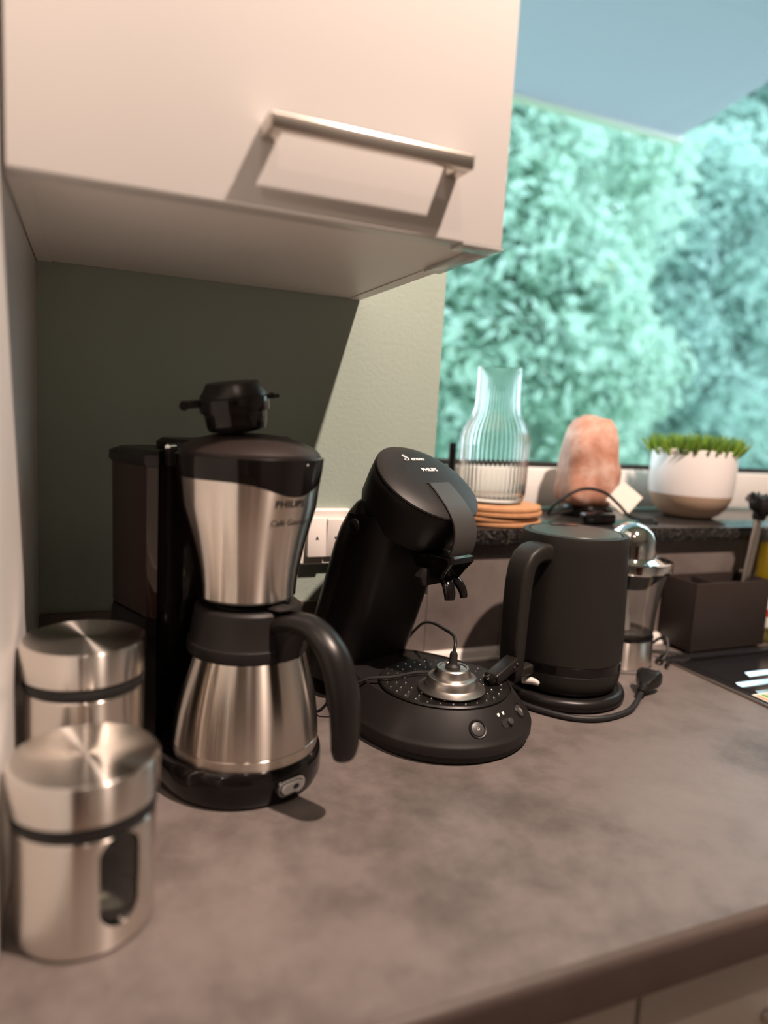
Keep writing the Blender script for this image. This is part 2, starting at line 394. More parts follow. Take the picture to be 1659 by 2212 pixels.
# wall switch
sw = thing('wall_switch', 'white double wall switch with up and down arrows', 'switch', (.3666, 0, ZC+.202))
obj('plate', loft([[(a, -.0005, b) for a, b in rrect(-.04,.04,-.04,.04,.006)], [(a, -.007, b) for a, b in rrect(-.04,.04,-.04,.04,.006)], [(a, -.0105, b) for a, b in rrect(-.0375,.0375,-.0375,.0375,.005)]]), 'white_plastic', sw)
for sx, tilt, up in ((-1, -4.5, True), (1, 4.0, False)):
    a0, a1 = (-.0275, -.0003) if sx < 0 else (.0003, .0275)
    ro = obj('rocker', xf(box(a0, a1, -.0065, .002, -.0275, .0275, .0012, 2), T(0, -.0115, 0) @ RX(R(tilt))), 'white_plastic', sw)
    c = (a0+a1)/2; q = .0026 if up else -.0026
    tri = [(c-.0027, -q-.0005), (c+.0027, -q-.0005), (c, q*1.1-.0005)]
    obj('arrow_mark', xf(prism(tri, -.0067, -.0064), T(0, -.0115, 0) @ RX(R(tilt))), 'ink', ro, smooth=False)

# ================================================================== STEEL JARS
def jar(label, x, y, H, window):
    t = thing('storage_jar', label, 'jar', (x, y, ZC+.0004), 0, 'steel storage jars')
    zl = H-.0305
    out = [(.0, 0), (.046,0), (.0482,.002), (.0486,.006), (.0486,zl-.012), (.0474,zl-.010), (.0466,zl-.010), (.0466,.004), (0,.004)]
    me = mesh('body', lathe(out, 96), 'steel', 30)
    ob = obj('body', me, None, t)
    if window:
        # stadium-shaped cut-out in the steel sleeve
        pts = []
        for k in range(25): pts.append((.0148*math.cos(PI*k/24), .071+.0148*math.sin(PI*k/24)))
        for k in range(25): pts.append((-.0148*math.cos(PI*k/24), .033-.0148*math.sin(PI*k/24)))
        cut = obj('cut', xf(prism(pts, -.07, -.02), RZ(R(28))), None, t)
        bpy.context.view_layer.update()
        md = ob.modifiers.new('b', 'BOOLEAN'); md.object = cut; md.operation = 'DIFFERENCE'; md.solver = 'EXACT'
        bpy.context.view_layer.update()
        me2 = bpy.data.meshes.new_from_object(ob.evaluated_get(bpy.context.evaluated_depsgraph_get()))
        me2.name = 'body'; ob.modifiers.clear(); ob.data = me2
        bpy.data.objects.remove(cut); me2.set_sharp_from_angle(angle=R(30))
    obj('glass_liner', lathe([(0,.005), (.0452,.005), (.0460,.007), (.0460,zl-.004), (.0448,zl-.004), (.0448,.009), (0,.009)], 64), 'glass', t)
    obj('seal_ring', lathe([(.0450,zl-.0098), (.0488,zl-.0098), (.0496,zl-.007), (.0496,zl-.002), (.0486,zl), (.0450,zl)], 64, closed=True), 'rubber', t)
    obj('lid', lathe([(0,zl+.0005), (.0498,zl+.0005), (.0508,zl+.0015), (.0510,H-.0022), (.0502,H-.0006), (.0490,H), (.0486,H), (.0470,H), (.0245,H), (0,H)], 96), 'steel_lid', t)
    return t
jar('front brushed steel jar with oval viewing window', .0545, -.4339, .1266, True)
jar('rear taller brushed steel jar beside the side wall', .0535, -.3086, .173, False)
def packet(label, loc, rot, sx, sy, sz, seed):
    n = 14; top, bot = [], []
    v = []; f = []
    for s_ in (1, -1):
        for i in range(n):
            for j in range(n):
                a, b = i/(n-1)*2-1, j/(n-1)*2-1
                e = max(0, (1-a**4)*(1-b**4))
                c = noise.noise(Vector((a*2.2+seed, b*2.2, s_*3)))*.6*e
                v.append((a*sx, b*sy, (s_*e**.6+c)*sz))
        o = 0 if s_ == 1 else n*n
        for i in range(n-1):
            for j in range(n-1): f.append((o+i*n+j, o+(i+1)*n+j, o+(i+1)*n+j+1, o+i*n+j+1))
    p = obj('foil_packet', (v, f), 'foil'); p.location = loc; p.rotation_euler = rot
    return tag(p, label, 'packet', 'foil packets in the jar')
packet('lower crumpled foil packet inside the front steel jar', (.056, -.446, ZC+.034), (R(18), R(12), R(20)), .026, .024, .008, 3)
packet('upper crumpled foil packet inside the front steel jar', (.056, -.445, ZC+.062), (R(-20), R(16), R(40)), .026, .023, .008, 9)

# ================================================================== FILTER COFFEE MAKER
CX, CY, CROT = .2044, -.2548, R(22)
cm = thing('filter_coffee_maker', 'black filter coffee maker with brushed steel filter holder', 'coffee maker', (CX, CY, ZC+.0004), CROT)
def stad(r, yb, rc=.035, n=24):
    out = []
    for k in range(n+1):
        a = PI + PI*k/n; out.append((r*math.cos(a), r*math.sin(a)))
    for cx, a0 in ((r-rc, 0), (-r+rc, 90)):
        for k in range(7):
            a = R(a0+15*k); out.append((cx+rc*math.cos(a), yb-rc+rc*math.sin(a)))
    return out
rings = []
for r, z in ((.076,0), (.0805,.002), (.083,.008), (.083,.024), (.0815,.031), (.0785,.0345), (.0755,.035), (.0735,.0285)):
    rings.append([(x, y, z) for x, y in stad(r, .150-(.083-r))])
obj('base', loft(rings), 'gloss_black', cm)
obj('warming_plate', lathe([(0,.0275), (.0715,.0275), (.0725,.029), (.0715,.0295), (0,.0295)], 64), 'satin_black', cm)
# tower with a hollow that the carafe stands in
def tower(e=0.0, ra=.0865):
    o = []
    for k in range(21):
        a = R(26 + 128*k/20); o.append((ra*math.cos(a), ra*math.sin(a)))
    o += [(-.0855-e, .046), (-.0870-e, .060)]
    for k in range(9):
        a = R(180-90*k/8); o.append((-.0870-e+.035+.035*math.cos(a), .113+e+.035*math.sin(a)))
    for k in range(9):
        a = R(90-90*k/8); o.append((.0870+e-.035+.035*math.cos(a), .113+e+.035*math.sin(a)))
    o += [(.0870+e, .060), (.0855+e, .046)]
    return o
obj('tower', loft([[(x, y, z) for x, y in tower(e)] for e, z in ((-.002,.0355), (0,.038), (0,.160), (-.0015,.166))]), 'gloss_black', cm)
obj('water_tank', loft([[(x, y, z) for x, y in tower(e)] for e, z in ((-.003,.1665), (-.001,.169), (0,.312), (0,.316))]), 'smoked', cm, label='smoky dark water tank')
obj('tank_cap', loft([[(x, y, z) for x, y in tower(e)] for e, z in ((.001,.3165), (.0025,.319), (.002,.327), (-.006,.331))]), 'satin_black', cm)
obj('bridge', loft([[(x, y, z) for x, y in rrect(-.050+e,.050-e,.050+e,.110-e,.016)] for e, z in ((0,.3315), (0,.338), (.004,.342))]), 'satin_black', cm)
hg = obj('hinge', box(-.070,-.058,.033,.043,.318,.3345,.002), 'satin_black', cm)
obj('hinge_pin', tube([(-.067,.041,.3352),(-.055,.050,.3352)], .0026, smooth=0), 'chrome', hg)
BP = [(.0475,.1905), (.0498,.193), (.0506,.205), (.0530,.222), (.0568,.240), (.0622,.262), (.0680,.284), (.0707,.302)]
front = R(-90+4)
def dip(a): 
    d = math.atan2(math.sin(a-front), math.cos(a-front)); return math.exp(-(d/.50)**2)
prof = BP + [(.0698,.300), (.0670,.284), (.0487,.205), (.0465,.1915)]
def zf_full(i, a, z):
    if i in (7, 8): return z + .0085 - .0135*dip(a)
    return z
obj('filter_holder', lathe(prof, 128, closed=True, zfun=zf_full), 'steel', cm, label='flared brushed steel filter holder')
def zf_rim(i, a, z):
    return z + .0085 - .0135*dip(a) if i in (0, 5) else z
obj('rim_band', lathe([(.0705,.3025), (.0722,.318), (.0733,.3315), (.0700,.3325), (.0680,.320), (.0685,.3015)], 128, closed=True, zfun=zf_rim), 'gloss_black', cm)
obj('drip_collar', lathe([(0,.1885), (.044,.1885), (.0475,.1900), (.0470,.198), (0,.198)], 64), 'satin_black', cm)
obj('holder_liner', lathe([(.0660,.318), (.048,.21), (.046,.199), (0,.199)], 64), 'satin_black', cm)
ld = obj('lid', lathe([(.0670,.3300), (.0692,.3318), (.0688,.3352), (.064,.3395), (.052,.3455), (.036,.3500), (.018,.3522), (0,.3528)], 96), 'lid_brown', cm, label='low domed dark brown lid')
obj('vent_slot', xf(box(-.010,.010,-.004,.004,-.0016,.0008,.0007), T(.026,-.020,.3497) @ RZ(R(30)) @ RX(R(8))), 'ink', ld)
obj('indicator_dot', xf(lathe([(0,.0012), (.0010,.0008), (.0013,0)], 14), T(.016,-.0703,.3272) @ RX(R(82))), 'print_silver', cm)
# rocker switch on the base
def on_base(ang, z, r=.0829): return T(r*math.cos(R(ang)), r*math.sin(R(ang)), z) @ RZ(R(ang+90))
bz = obj('switch_bezel', xf(join(prism(rrect(-.0165,.0165,-.0080,.0080,.0078), -.0024, .0008)), on_base(-90+1, .0172)), 'chrome', cm)
obj('switch_gap', xf(prism(rrect(-.0135,.0135,-.0055,.0055,.0053), -.0027, -.0022), on_base(-90+1, .0172)), 'ink', cm)
rk = obj('switch_rocker', xf(prism(rrect(-.0125,.0125,-.0047,.0047,.0045), -.0048, -.0024), on_base(-90+1, .0172) @ RZ(R(3))), 'print_silver', cm)
obj('switch_mark', xf(prism(rrect(.0000,.0070,-.0022,.0022,.002), -.0051, -.0047), on_base(-90+1, .0172) @ RZ(R(3))), 'ink', rk)
# lettering wrapped round the steel
def br(z, a):
    B = BP[:-1] + [(BP[-1][0], .3105-.0135*dip(a))]
    for (r0, z0), (r1, z1) in zip(B, B[1:]):
        if z0 <= z <= z1: return r0+(r1-r0)*(z-z0)/(z1-z0)
    return BP[-1][0]
def wrap(z0, a0):
    def f(x, y):
        z = z0+y; a = R(a0)+x/.068; r = br(z, a)+.0005; return Vector((r*math.cos(a), r*math.sin(a), z))
    return f
text_mesh('lettering', 'PHILIPS', .0096, wrap(.2905, -90.0), 'ink', cm, bold=.00018, spacing=1.08, label='black lettering PHILIPS')
text_mesh('lettering', 'Café Gourmet', .0086, wrap(.2722, -85.0), 'ink', cm, shear=.1, label='thin lettering Café Gourmet')

# thermal carafe standing in the machine
ca = thing('thermal_carafe', 'brushed steel thermal carafe with black handle standing in the coffee maker', 'carafe', (CX+.003, CY-.001, ZC+.0302), R(27))
obj('body', lathe([(0,0), (.0715,0), (.0752,.003), (.0758,.0150), (.0750,.0155), (.0750,.0162), (.0757,.0167), (.0745,.031), (.0722,.050), (.0690,.068), (.0650,.086), (.0602,.105), (.058,.106), (0,.106)], 96), 'steel_dark', ca)
obj('collar', lathe([(.0585,.1062), (.0606,.1062), (.0610,.112), (.0602,.1168), (.0590,.1175), (.0580,.120), (.0548,.142), (.0535,.150), (.0500,.1528), (.040,.1528), (.040,.1062)], 96, closed=True), 'matte_black', ca)
obj('stopper', lathe([(0,.1265), (.0395,.1265), (.0395,.1545), (.036,.1565), (0,.1570)], 48), 'satin_black', ca)
hd = obj('handle', tube([(0,-.048,.138), (0,-.072,.146), (0,-.098,.145), (0,-.1225,.128), (0,-.1365,.098), (0,-.1410,.068), (0,-.1420,.046), (0,-.1415,.036)],
     [.0175,.0160,.0150,.0155,.0165,.0160,.0150,.0110], 20, 8, ry=[.012,.0105,.0115,.0125,.0125,.0115,.0105,.008], up=(0,0,1)), 'satin_black', ca)
obj('handle_bracket', loft([[(x, y, z) for x, y in rrect(-w_, w_, -.067+d_, -.052, .004)] for w_, d_, z in ((.012,.0,.108), (.013,-.004,.125), (.0145,-.010,.136), (.013,-.012,.141))]), 'satin_black', ca)
obj('thumb_lever', tube([(0,-.040,.1555), (0,-.058,.1565), (0,-.070,.1600)], [.012,.011,.007], 14, 6, ry=[.003,.003,.002]), 'matte_black', ca)

# upturned cap balanced on the coffee maker's lid
cap = thing('plastic_stopper', 'black plastic screw stopper balanced on the coffee maker lid', 'stopper', (.1905, -.2590, ZC+.3550), 0, rot=(R(4), R(-9), 0))
obj('skirt', lathe([(0,0), (.020,0), (.0275,.002), (.0290,.006), (.0305,.0195), (0,.0195)], 40), 'gloss_black', cap)
obj('flange', lathe([(.029,.0196), (.0332,.0196), (.0336,.0205), (.0340,.0325), (.0325,.0335), (.029,.0335)], 40, closed=True), 'gloss_black', cap)
obj('dome', lathe([(.0322,.0337), (.0318,.0355), (.0285,.0400), (.0262,.0450), (.0245,.0466), (.0100,.0472), (0,.0473)], 48), 'satin_black', cap)
obj('tab', xf(join(box(-.047,-.0325,-.006,.006,.0255,.0325,.0018), tube([(-.047,-.006,.0285),(-.047,.006,.0285)], .0046, smooth=0)), RZ(R(-8))), 'satin_black', cap)
obj('tab', xf(join(box(.0325,.0435,-.006,.006,.0285,.0320,.0015), box(.0350,.0385,-.0085,.0085,.0285,.0335,.001)), RZ(R(-8))), 'satin_black', cap)
obj('nub', lathe([(0,-.0024), (.006,-.0024), (.0065,0), (0,.0)], 24), 'satin_black', cap)

# ================================================================== POD COFFEE MACHINE
pm = thing('pod_coffee_machine', 'black pod coffee machine with tilted round head and drip tray', 'coffee machine', (.4627, -.2127, ZC+.0004), R(22))
def egg(r, back, n=80):
    o = []
    for k in range(n):
        a = 2*PI*k/n; s_ = math.sin(a); o.append((r*math.cos(a), (r if s_ < 0 else back)*s_))
    return o
obj('foot', loft([[(x, y, z) for x, y in egg(r, .165+(r-.11))] for r, z in ((.102,0), (.1065,.002), (.1065,.0075))]), 'rubber', pm)
obj('base', loft([[(x, y, z) for x, y in egg(r, b)] for r, b, z in ((.1075,.166,.0078), (.1100,.168,.0100), (.1100,.168,.0190), (.1090,.167,.0212), (.1078,.166,.0222), (.1060,.164,.0260), (.0850,.150,.0520), (.0838,.149,.0535), (.0825,.148,.0535), (.0820,.147,.0515))]), 'matte_black', pm)
tray = obj('drip_tray', lathe([(0,.0518), (.0800,.0518), (.0806,.0545), (.0790,.0562), (.0765,.0562), (.0750,.0552), (0,.0552)], 96), 'satin_black', pm)
st = []
for r, n in ((.071,30), (.060,24), (.049,18)):
    for k in range(n):
        a = 2*PI*(k+.3*r*100)/n; x, y = r*math.cos(a), r*math.sin(a)
        st.append(xf(lathe([(0,.0013), (.0008,.0011), (.0014,.0004), (.0015,0)], 10), T(x, y, .0552)))
tag(obj('tray_hole_glints', join(*st), 'chrome', tray), kind='stuff')  # chrome domes stand in for glints at the tray's drain holes
def colsec(uc, hw, bk, fr, z, n=14):
    o = []
    rf = .026
    for k in range(n+1):                      # round back
        a = PI*k/n; o.append((hw*math.cos(a), -uc+bk*math.sin(a), z))
    for k in range(7):
        a = R(180+15*k); o.append((-hw+rf+rf*math.cos(a), -uc-fr+rf+rf*math.sin(a), z))
    for k in range(7):
        a = R(270+15*k); o.append((hw-rf+rf*math.cos(a), -uc-fr+rf+rf*math.sin(a), z))
    return o
def ucz(z): return float(np.interp(z, [.02,.05,.126,.2,.26,.30], [-.185,-.176,-.150,-.126,-.108,-.098]))
obj('column', loft([colsec(ucz(z), .069, .030, .060, z) for z in (.024,.05,.08,.11,.14,.17,.20,.23,.255)]), 'matte_black', pm)
def shell(z, hw, bk, fwd=0.0):
    uc = ucz(z)+fwd; o = []
    for q in range(33):
        a = R(-28+236*q/32); o.append((hw*math.cos(a), -uc+.004+bk*math.sin(a), z))
    return o
obj('back_shell', loft([shell(*a) for a in ((.024,.0722,.040), (.06,.0722,.040), (.10,.0722,.040), (.14,.0722,.040), (.18,.0720,.040), (.21,.0716,.040), (.235,.0705,.039,.002), (.255,.0680,.036,.006), (.268,.0640,.031,.010), (.277,.0570,.024,.015), (.281,.0450,.015,.020))]), 'shell_black', pm)
TILT = R(33.8)
HM = T(0, .0485, .297) @ RX(TILT)             # head frame: local z is the lid normal, -y the front
obj('head', xf(lathe([(0,-.064), (.056,-.064), (.0625,-.060), (.0675,-.048), (.0705,-.020), (.0712,-.003), (.0705,-.0012), (0,-.0012)], 96), HM), 'matte_black', pm)
hl = obj('lid', xf(lathe([(.0700,-.0010), (.0712,.0002), (.0705,.0022), (.066,.0048), (.052,.0085), (.034,.0108), (.016,.0118), (0,.0120)], 96), HM), 'matte_black', pm)
def lidz(r): return float(np.interp(r, [0,.016,.034,.052,.066,.0705], [.0120,.0118,.0108,.0085,.0048,.0022]))
lv = [(-.0150,.0128), (-.026,.0124), (-.038,.0115), (-.052,.0098), (-.064,.0070), (-.0745,.0028), (-.0835,-.0050), (-.0900,-.0150), (-.0940,-.0260), (-.0950,-.0330)]
rings = []
for i, (y, z) in enumerate(lv):
    w_ = .0185 + .002*min(1, i/5.); j0, j1 = max(i-1,0), min(i+1, len(lv)-1)
    ty, tz = lv[j1][0]-lv[j0][0], lv[j1][1]-lv[j0][1]; L = math.hypot(ty, tz); ny, nz_ = tz/L, -ty/L
    if nz_ < 0 and i < 4: ny, nz_ = -ny, -nz_
    th = .0032
    rings.append([(-w_,y,z), (-w_+.001,y+ny*.0010,z+nz_*.0010), (w_-.001,y+ny*.0010,z+nz_*.0010), (w_,y,z), (w_-.001,y-ny*th,z-nz_*th), (-w_+.001,y-ny*th,z-nz_*th)])
obj('lever', xf(loft(rings), HM), 'grey_button', pm, label='broad closing lever on the lid')
obj('lever_seam', xf(prism([(-.0205,-.0), (.0205,.0), (.0205,.001), (-.0205,.001)], .0095, .0124, 'Z'), HM @ T(0,-.0142,0)), 'ink', hl)
obj('pivot', xf(lathe([(0,.0035), (.007,.0033), (.0095,.0022), (.0098,0)], 24), T(-.0712, .100, .240) @ RY(R(-90))), 'satin_black', pm)
# spout under the head
sp = obj('pod_holder_spout', join(loft([[(x, y, z) for x, y in rrect(-w_, w_, y0, y1, .006)] for w_, y0, y1, z in ((.017,-.002,.040,.186), (.020,-.010,.045,.198), (.023,-.018,.050,.208), (.024,-.016,.052,.214))]),
     ), 'gloss_black', pm)
for s_ in (-1, 1):
    obj('spout_prong', tube([(s_*.004,.010,.190), (s_*.009,-.002,.182), (s_*.0125,-.009,.172), (s_*.0135,-.011,.163)], [.009,.0085,.0075,.0062], 12, 6, ry=[.006,.0055,.005,.0045]), 'gloss_black', sp)
obj('spout_peg', tube([(0,.004,.186), (0,-.004,.172), (0,-.005,.164)], .0032, 10, 6), 'gloss_black', sp)
obj('spout_wings', loft([[(x, y, z) for x, y in rrect(-w_, w_, .018, .036, .005)] for w_, z in ((.028,.176), (.031,.186), (.026,.197))]), 'matte_black', sp)
# buttons on the sloping front
CN = math.atan2(.0260, .0210)                  # slope of the cone
def on_cone(ang, t):
    r, z = .1060-.0210*t, .0260+.0260*t
    return RZ(R(ang)) @ T(0, -r, z) @ RX(PI/2 - (PI/2-CN)) 
def button(ang, t, r, name='push_button'):
    M = on_cone(ang, t)
    b_ = obj(name, xf(lathe([(0,.0016), (r*.5,.0015), (r*.82,.0009), (r*.86,.0002)], 28), M), 'grey_button', pm)
    obj('button_ring', xf(lathe([(r*.90,.0002), (r*.95,.0012), (r*1.08,.0014), (r*1.18,.0001)], 32), M), 'satin_black', b_)
    return b_
b1 = button(-25.5, .42, .0093)
obj('one_cup_mark', xf(lathe([(.0012,.0018), (.0016,.0019), (.0016,.0017)], 14), on_cone(-25.5,.42)), 'print_silver', b1)
b2 = button(22.5, .48, .0088)
obj('power_mark', xf(join(lathe([(.0016,.0018), (.0020,.0019), (.0020,.0017)], 16), box(-.0002,.0002,0,.002,.0016,.0019)), on_cone(22.5,.48)), 'print_silver', b2)
sl = obj('slide_recess', xf(loft([[(x, y, z) for x, y in rrect(-.0092,.0092,-.0048,.0048,.0047)] for z in (.0001,.0006)]), on_cone(0,.40)), 'ink', pm)
obj('slide_knob', xf(lathe([(0,.0048), (.0030,.0044), (.0042,.0032), (.0044,.0005)], 20), on_cone(0,.40) @ T(.0040,0,0)), 'grey_button', sl)
def cup(cx):
    return xf(join(prism([(-.0021,.0019), (.0021,.0019), (.0015,-.0012), (.0006,-.0020), (-.0006,-.0020), (-.0015,-.0012)], .0002, .0005, 'Z')), on_cone(cx, .74))
obj('cup_mark', cup(-5.2), 'print_silver', pm); obj('cup_mark', cup(.2), 'print_silver', pm)
def onlid(x0, y0):
    def f(x, y):
        X_, Y_ = x0+x, y0+y; return HM @ Vector((X_, Y_, lidz(math.hypot(X_, Y_))+.0005))
    return f
text_mesh('lettering', 'PHILIPS', .0088, onlid(.0060, .0115), 'print_silver', pm, bold=.0003, label='silver lettering PHILIPS')
text_mesh('lettering', 'enseo', .0112, onlid(.0030, .0345), 'print_silver', pm, shear=.35, bold=.0002, spacing=.9, label='silver script lettering Senseo')
# the swung capital of the script
SW = [(-.0118,.0425), (-.0140,.0438), (-.0168,.0428), (-.0166,.0402), (-.0138,.0378), (-.0126,.0348), (-.0146,.0322), (-.0180,.0318), (-.0198,.0336), (-.0182,.0350), (-.0166,.0342)]
obj('lettering', tube([tuple(onlid(0,0)(x,y)) for x, y in SW], [.0004,.0007,.0009,.0010,.0011,.0010,.0008,.0006,.0005,.0005,.0004], 8, 6), 'print_silver', pm, label='silver swung capital S')

# stepped steel fitting with its cable on the drip tray
TZ = ZC+.0572
fx, fy = .4585, -.2405
sf = thing('steel_fitting', 'round stepped steel fitting with black cable on the drip tray', 'fitting', (fx, fy, TZ))
obj('steel_cup', lathe([(0,.0), (.036,0), (.0402,.0012), (.0405,.0025), (.0385,.0035), (.0345,.0042), (.0318,.0065), (.0305,.0140), (.0285,.0165), (.0255,.0170), (.0228,.0180), (.0212,.0215), (.0205,.0262), (.0190,.0276), (.0165,.0276), (.0155,.0262), (.0080,.0255), (0,.0255)], 72), 'satin_steel', sf)
obj('cable_socket', lathe([(0,.0252), (.0088,.0252), (.0090,.0290), (.0062,.0310), (.0050,.0330), (.0048,.0430), (.0036,.0460), (0,.0462)], 24), 'rubber', sf)
cb = [(0,0,.0445), (.004,.005,.0545), (.0125,.026,.0570), (.0205,.066,.0525), (.0275,.112,.0460), (.0300,.150,.033), (.026,.185,.000), (.012,.208,-.048)]
obj('cable', tube(cb, .0021, 8, 8), 'rubber', sf)
# a thin lead looping round the column to the back wall
tag(obj('loose_lead', tube([(.452,-.192,TZ+.004), (.430,-.190,TZ+.0035), (.400,-.196,TZ+.0035), (.372,-.190,TZ+.002), (.352,-.180,TZ-.010), (.334,-.168,ZC+.030), (.322,-.150,ZC+.006), (.318,-.120,ZC+.0035), (.310,-.080,ZC+.0035)], .0019, 8, 8), 'rubber'), 'thin black lead running over the drip tray behind the steel fitting', 'lead')
pc = thing('plastic_connector', 'black plastic connector block propped between drip tray and kettle', 'connector', (.5360, -.2270, TZ+.0005), R(34), rot=(0, R(-16), R(24)))
obj('block', box(-.020, .030, -.010, .010, .002, .0170, .003, 3), 'satin_black', pc)
obj('knob', xf(lathe([(0,.008), (.005,.008), (.0075,.006), (.0080,0), (0,0)], 20), T(-.020,0,.0095) @ RY(R(-90))), 'gloss_black', pc)
obj('rivet', xf(lathe([(0,.0008), (.0015,.0006), (.0018,0)], 12), T(.018,-.0102,.009) @ RX(R(90))), 'grey_button', pc)
obj('rivet', xf(lathe([(0,.0008), (.0015,.0006), (.0018,0)], 12), T(.024,-.0102,.011) @ RX(R(90))), 'grey_button', pc)

# ================================================================== KETTLE
KX, KY = .685, -.158
kb = thing('power_dock', 'round black power dock with cord and plug under the kettle', 'power dock', (KX, KY, ZC+.0004))
obj('plate', lathe([(0,0), (.083,0), (.0868,.003), (.0872,.0085), (.0858,.0135), (.0825,.0165), (.0780,.0172), (.0765,.0160), (0,.0160)], 96), 'satin_black', kb)
kc = [(-.100,.050,.0042), (-.098,.010,.0042), (-.094,-.030,.0042), (-.079,-.062,.0042), (-.052,-.094,.0042), (-.014,-.107,.0042), (.035,-.098,.0042), (.068,-.078,.0045), (.084,-.066,.0060), (.094,-.060,.0105)]
obj('cord', tube(kc, .0040, 10, 8), 'rubber', kb)
PM = T(.094,-.060,.012) @ RZ(R(35)) @ RY(R(-10))
pg = obj('plug', xf(join(loft([[(x, y, z) for y, z in rrect(-a, a, -b, b, min(a,b)*.6)] for x, a, b in ((.012,.0065,.0060), (.020,.0100,.0085), (.034,.0165,.0110), (.046,.0180,.0115), (.049,.0165,.0105))]),
    loft([[(x, y, z) for y, z in rrect(-a, a, -a, a, a*.9)] for x, a in ((-.004,.0042), (0,.0058), (.012,.0062))])), PM), 'satin_black', kb)
for k in range(5): obj('strain_rib', xf(lathe([(.0050,-.0008), (.0064,-.0006), (.0064,.0006), (.0050,.0008)], 16, closed=True), PM @ T(-.001+.0030*k,0,0) @ RY(R(90))), 'rubber', pg)
for s_ in (-1, 1): obj('pin', xf(tube([(.049,s_*.0085,0), (.067,s_*.0085,0)], .0022, 10, 0), PM), 'chrome', pg)

kt = thing('kettle', 'matte black electric kettle with flat lid and slab handle', 'kettle', (KX, KY, ZC+.0178), R(17))
KH = .2150
obj('body', lathe([(0,0), (.0680,0), (.0730,.0025), (.0768,.010), (.0782,.020), (.0788,.0290), (.0783,.0295), (.0783,.0425), (.0788,.0430), (.0785,.070), (.0770,.110), (.0750,.155), (.0732,.195), (.0725,KH-.003), (.0716,KH-.0006), (.0700,KH), (.0640,KH), (.0632,KH-.0015), (.0628,KH-.006), (0,KH-.006)], 128), 'kettle_black', kt)
obj('water_band', lathe([(.0784,.0298), (.0790,.0302), (.0790,.0418), (.0784,.0422)], 128), 'gloss_black', kt, label='glossy band near the bottom')
kl = obj('lid', lathe([(.0618,KH-.0058), (.0622,KH-.0012), (.0612,KH+.0002), (.050,KH+.0010), (.030,KH+.0016), (0,KH+.0018)], 96), 'kettle_lid', kt)
obj('lid_catch', xf(loft([[(x, y, z) for x, y in rrect(-.020,.020,-.0085,.0085,.003)] for z in (KH-.001, KH+.0022)]), T(.024,.038,0) @ RZ(R(-33))), 'gloss_black', kl)
# slab handle: out from the rim, then straight down
def hsec(x, z, w, t, ang):
    """rounded-rectangle section, w across (local y), t thick, turned by ang in the x-z plane"""
    return [(x + q*math.cos(ang), p, z + q*math.sin(ang)) for p, q in rrect(-w, w, -t, t, min(w, t)*.55, 4)]
hs = [hsec(-.066, .1905, .0185, .0125, R(90)), hsec(-.080, .1925, .0182, .0122, R(92)), hsec(-.093, .1910, .0180, .0118, R(104)), hsec(-.1040, .1850, .0178, .0114, R(130)), hsec(-.1110, .1740, .0176, .0110, R(158)),
      hsec(-.1145, .155, .0175, .0107, R(174)), hsec(-.1165, .115, .0172, .0104, R(178)), hsec(-.1170, .070, .0168, .0100, R(180)), hsec(-.1155, .035, .0160, .0092, R(183)), hsec(-.1135, .0235, .0135, .0075, R(186)), hsec(-.1125, .0195, .0085, .0045, R(186))]
kh = obj('handle', loft(hs), 'kettle_black', kt, sharp=50)
obj('foot_web', loft([[(x, y, z) for y, z in rrect(-a, a, .022, .022+b, .004)] for x, a, b in ((-.111,.007,.012), (-.094,.007,.014), (-.074,.008,.016))]), 'kettle_black', kt)
obj('switch_lever', xf(tube([(0,0,0), (0,-.008,.0012), (0,-.018,.0020), (0,-.024,.0005)], [.0045,.0050,.0052,.0046], 14, 6), T(-.082,.006,.0120) @ RZ(R(24))), 'white_plastic', kt, label='small white switch lever')

# ================================================================== CITRUS PRESS
jx, jy = .851, -.090
jp = thing('citrus_press', 'chrome citrus press with clear jug behind the kettle', 'juicer', (jx, jy, ZC+.0004))
obj('foot', lathe([(0,0), (.0475,0), (.0490,.002), (.0490,.006), (0,.006)], 64), 'chrome', jp)
obj('motor_base', lathe([(0,.0062), (.0475,.0062), (.0480,.009), (.0470,.046), (.0460,.050), (0,.050)], 64), 'steel', jp)
obj('base_ring', lathe([(.030,.0502), (.0470,.0502), (.0476,.052), (.0470,.0545), (.030,.0545)], 64, closed=True), 'gloss_black', jp)
obj('jug', lathe([(.0452,.0550), (.0458,.058), (.0465,.080), (.0490,.110), (.0545,.140), (.0600,.158), (.0585,.158), (.0530,.140), (.0475,.110), (.0450,.080), (.0440,.0595), (0,.0595), (0,.0550)], 72), 'clear_plastic', jp, label='clear plastic juice jug')
obj('strainer', lathe([(0,.128), (.030,.130), (.040,.140), (.0555,.1555), (.0565,.157)], 48), 'satin_black', jp)
obj('spindle', lathe([(0,.060), (.010,.060), (.009,.078), (.006,.090), (.006,.128), (0,.128)], 24), 'white_plastic', jp)
obj('rim', lathe([(.0570,.1585), (.0625,.1585), (.0648,.161), (.0650,.172), (.0640,.1745), (.0590,.1755), (.0575,.172)], 72, closed=True), 'chrome', jp)
obj('lid_plate', lathe([(.0572,.172), (.050,.1745), (.042,.1790), (.0385,.1800), (0,.1800)], 64), 'chrome', jp)
obj('dome', lathe([(.0385,.1802), (.0380,.190), (.0355,.2050), (.0300,.2180), (.0210,.2270), (.0105,.2315), (0,.2325)], 64), 'chrome', jp, label='polished chrome dome')
obj('spout', xf(loft([[(x, y, z) for y, z in rrect(-a, a, -b, b, .002)] for x, a, b in ((.044,.008,.006), (.058,.007,.004), (.066,.006,.003))]), T(0,0,.066) @ RZ(R(-150)) @ RY(R(12))), 'chrome', jp)
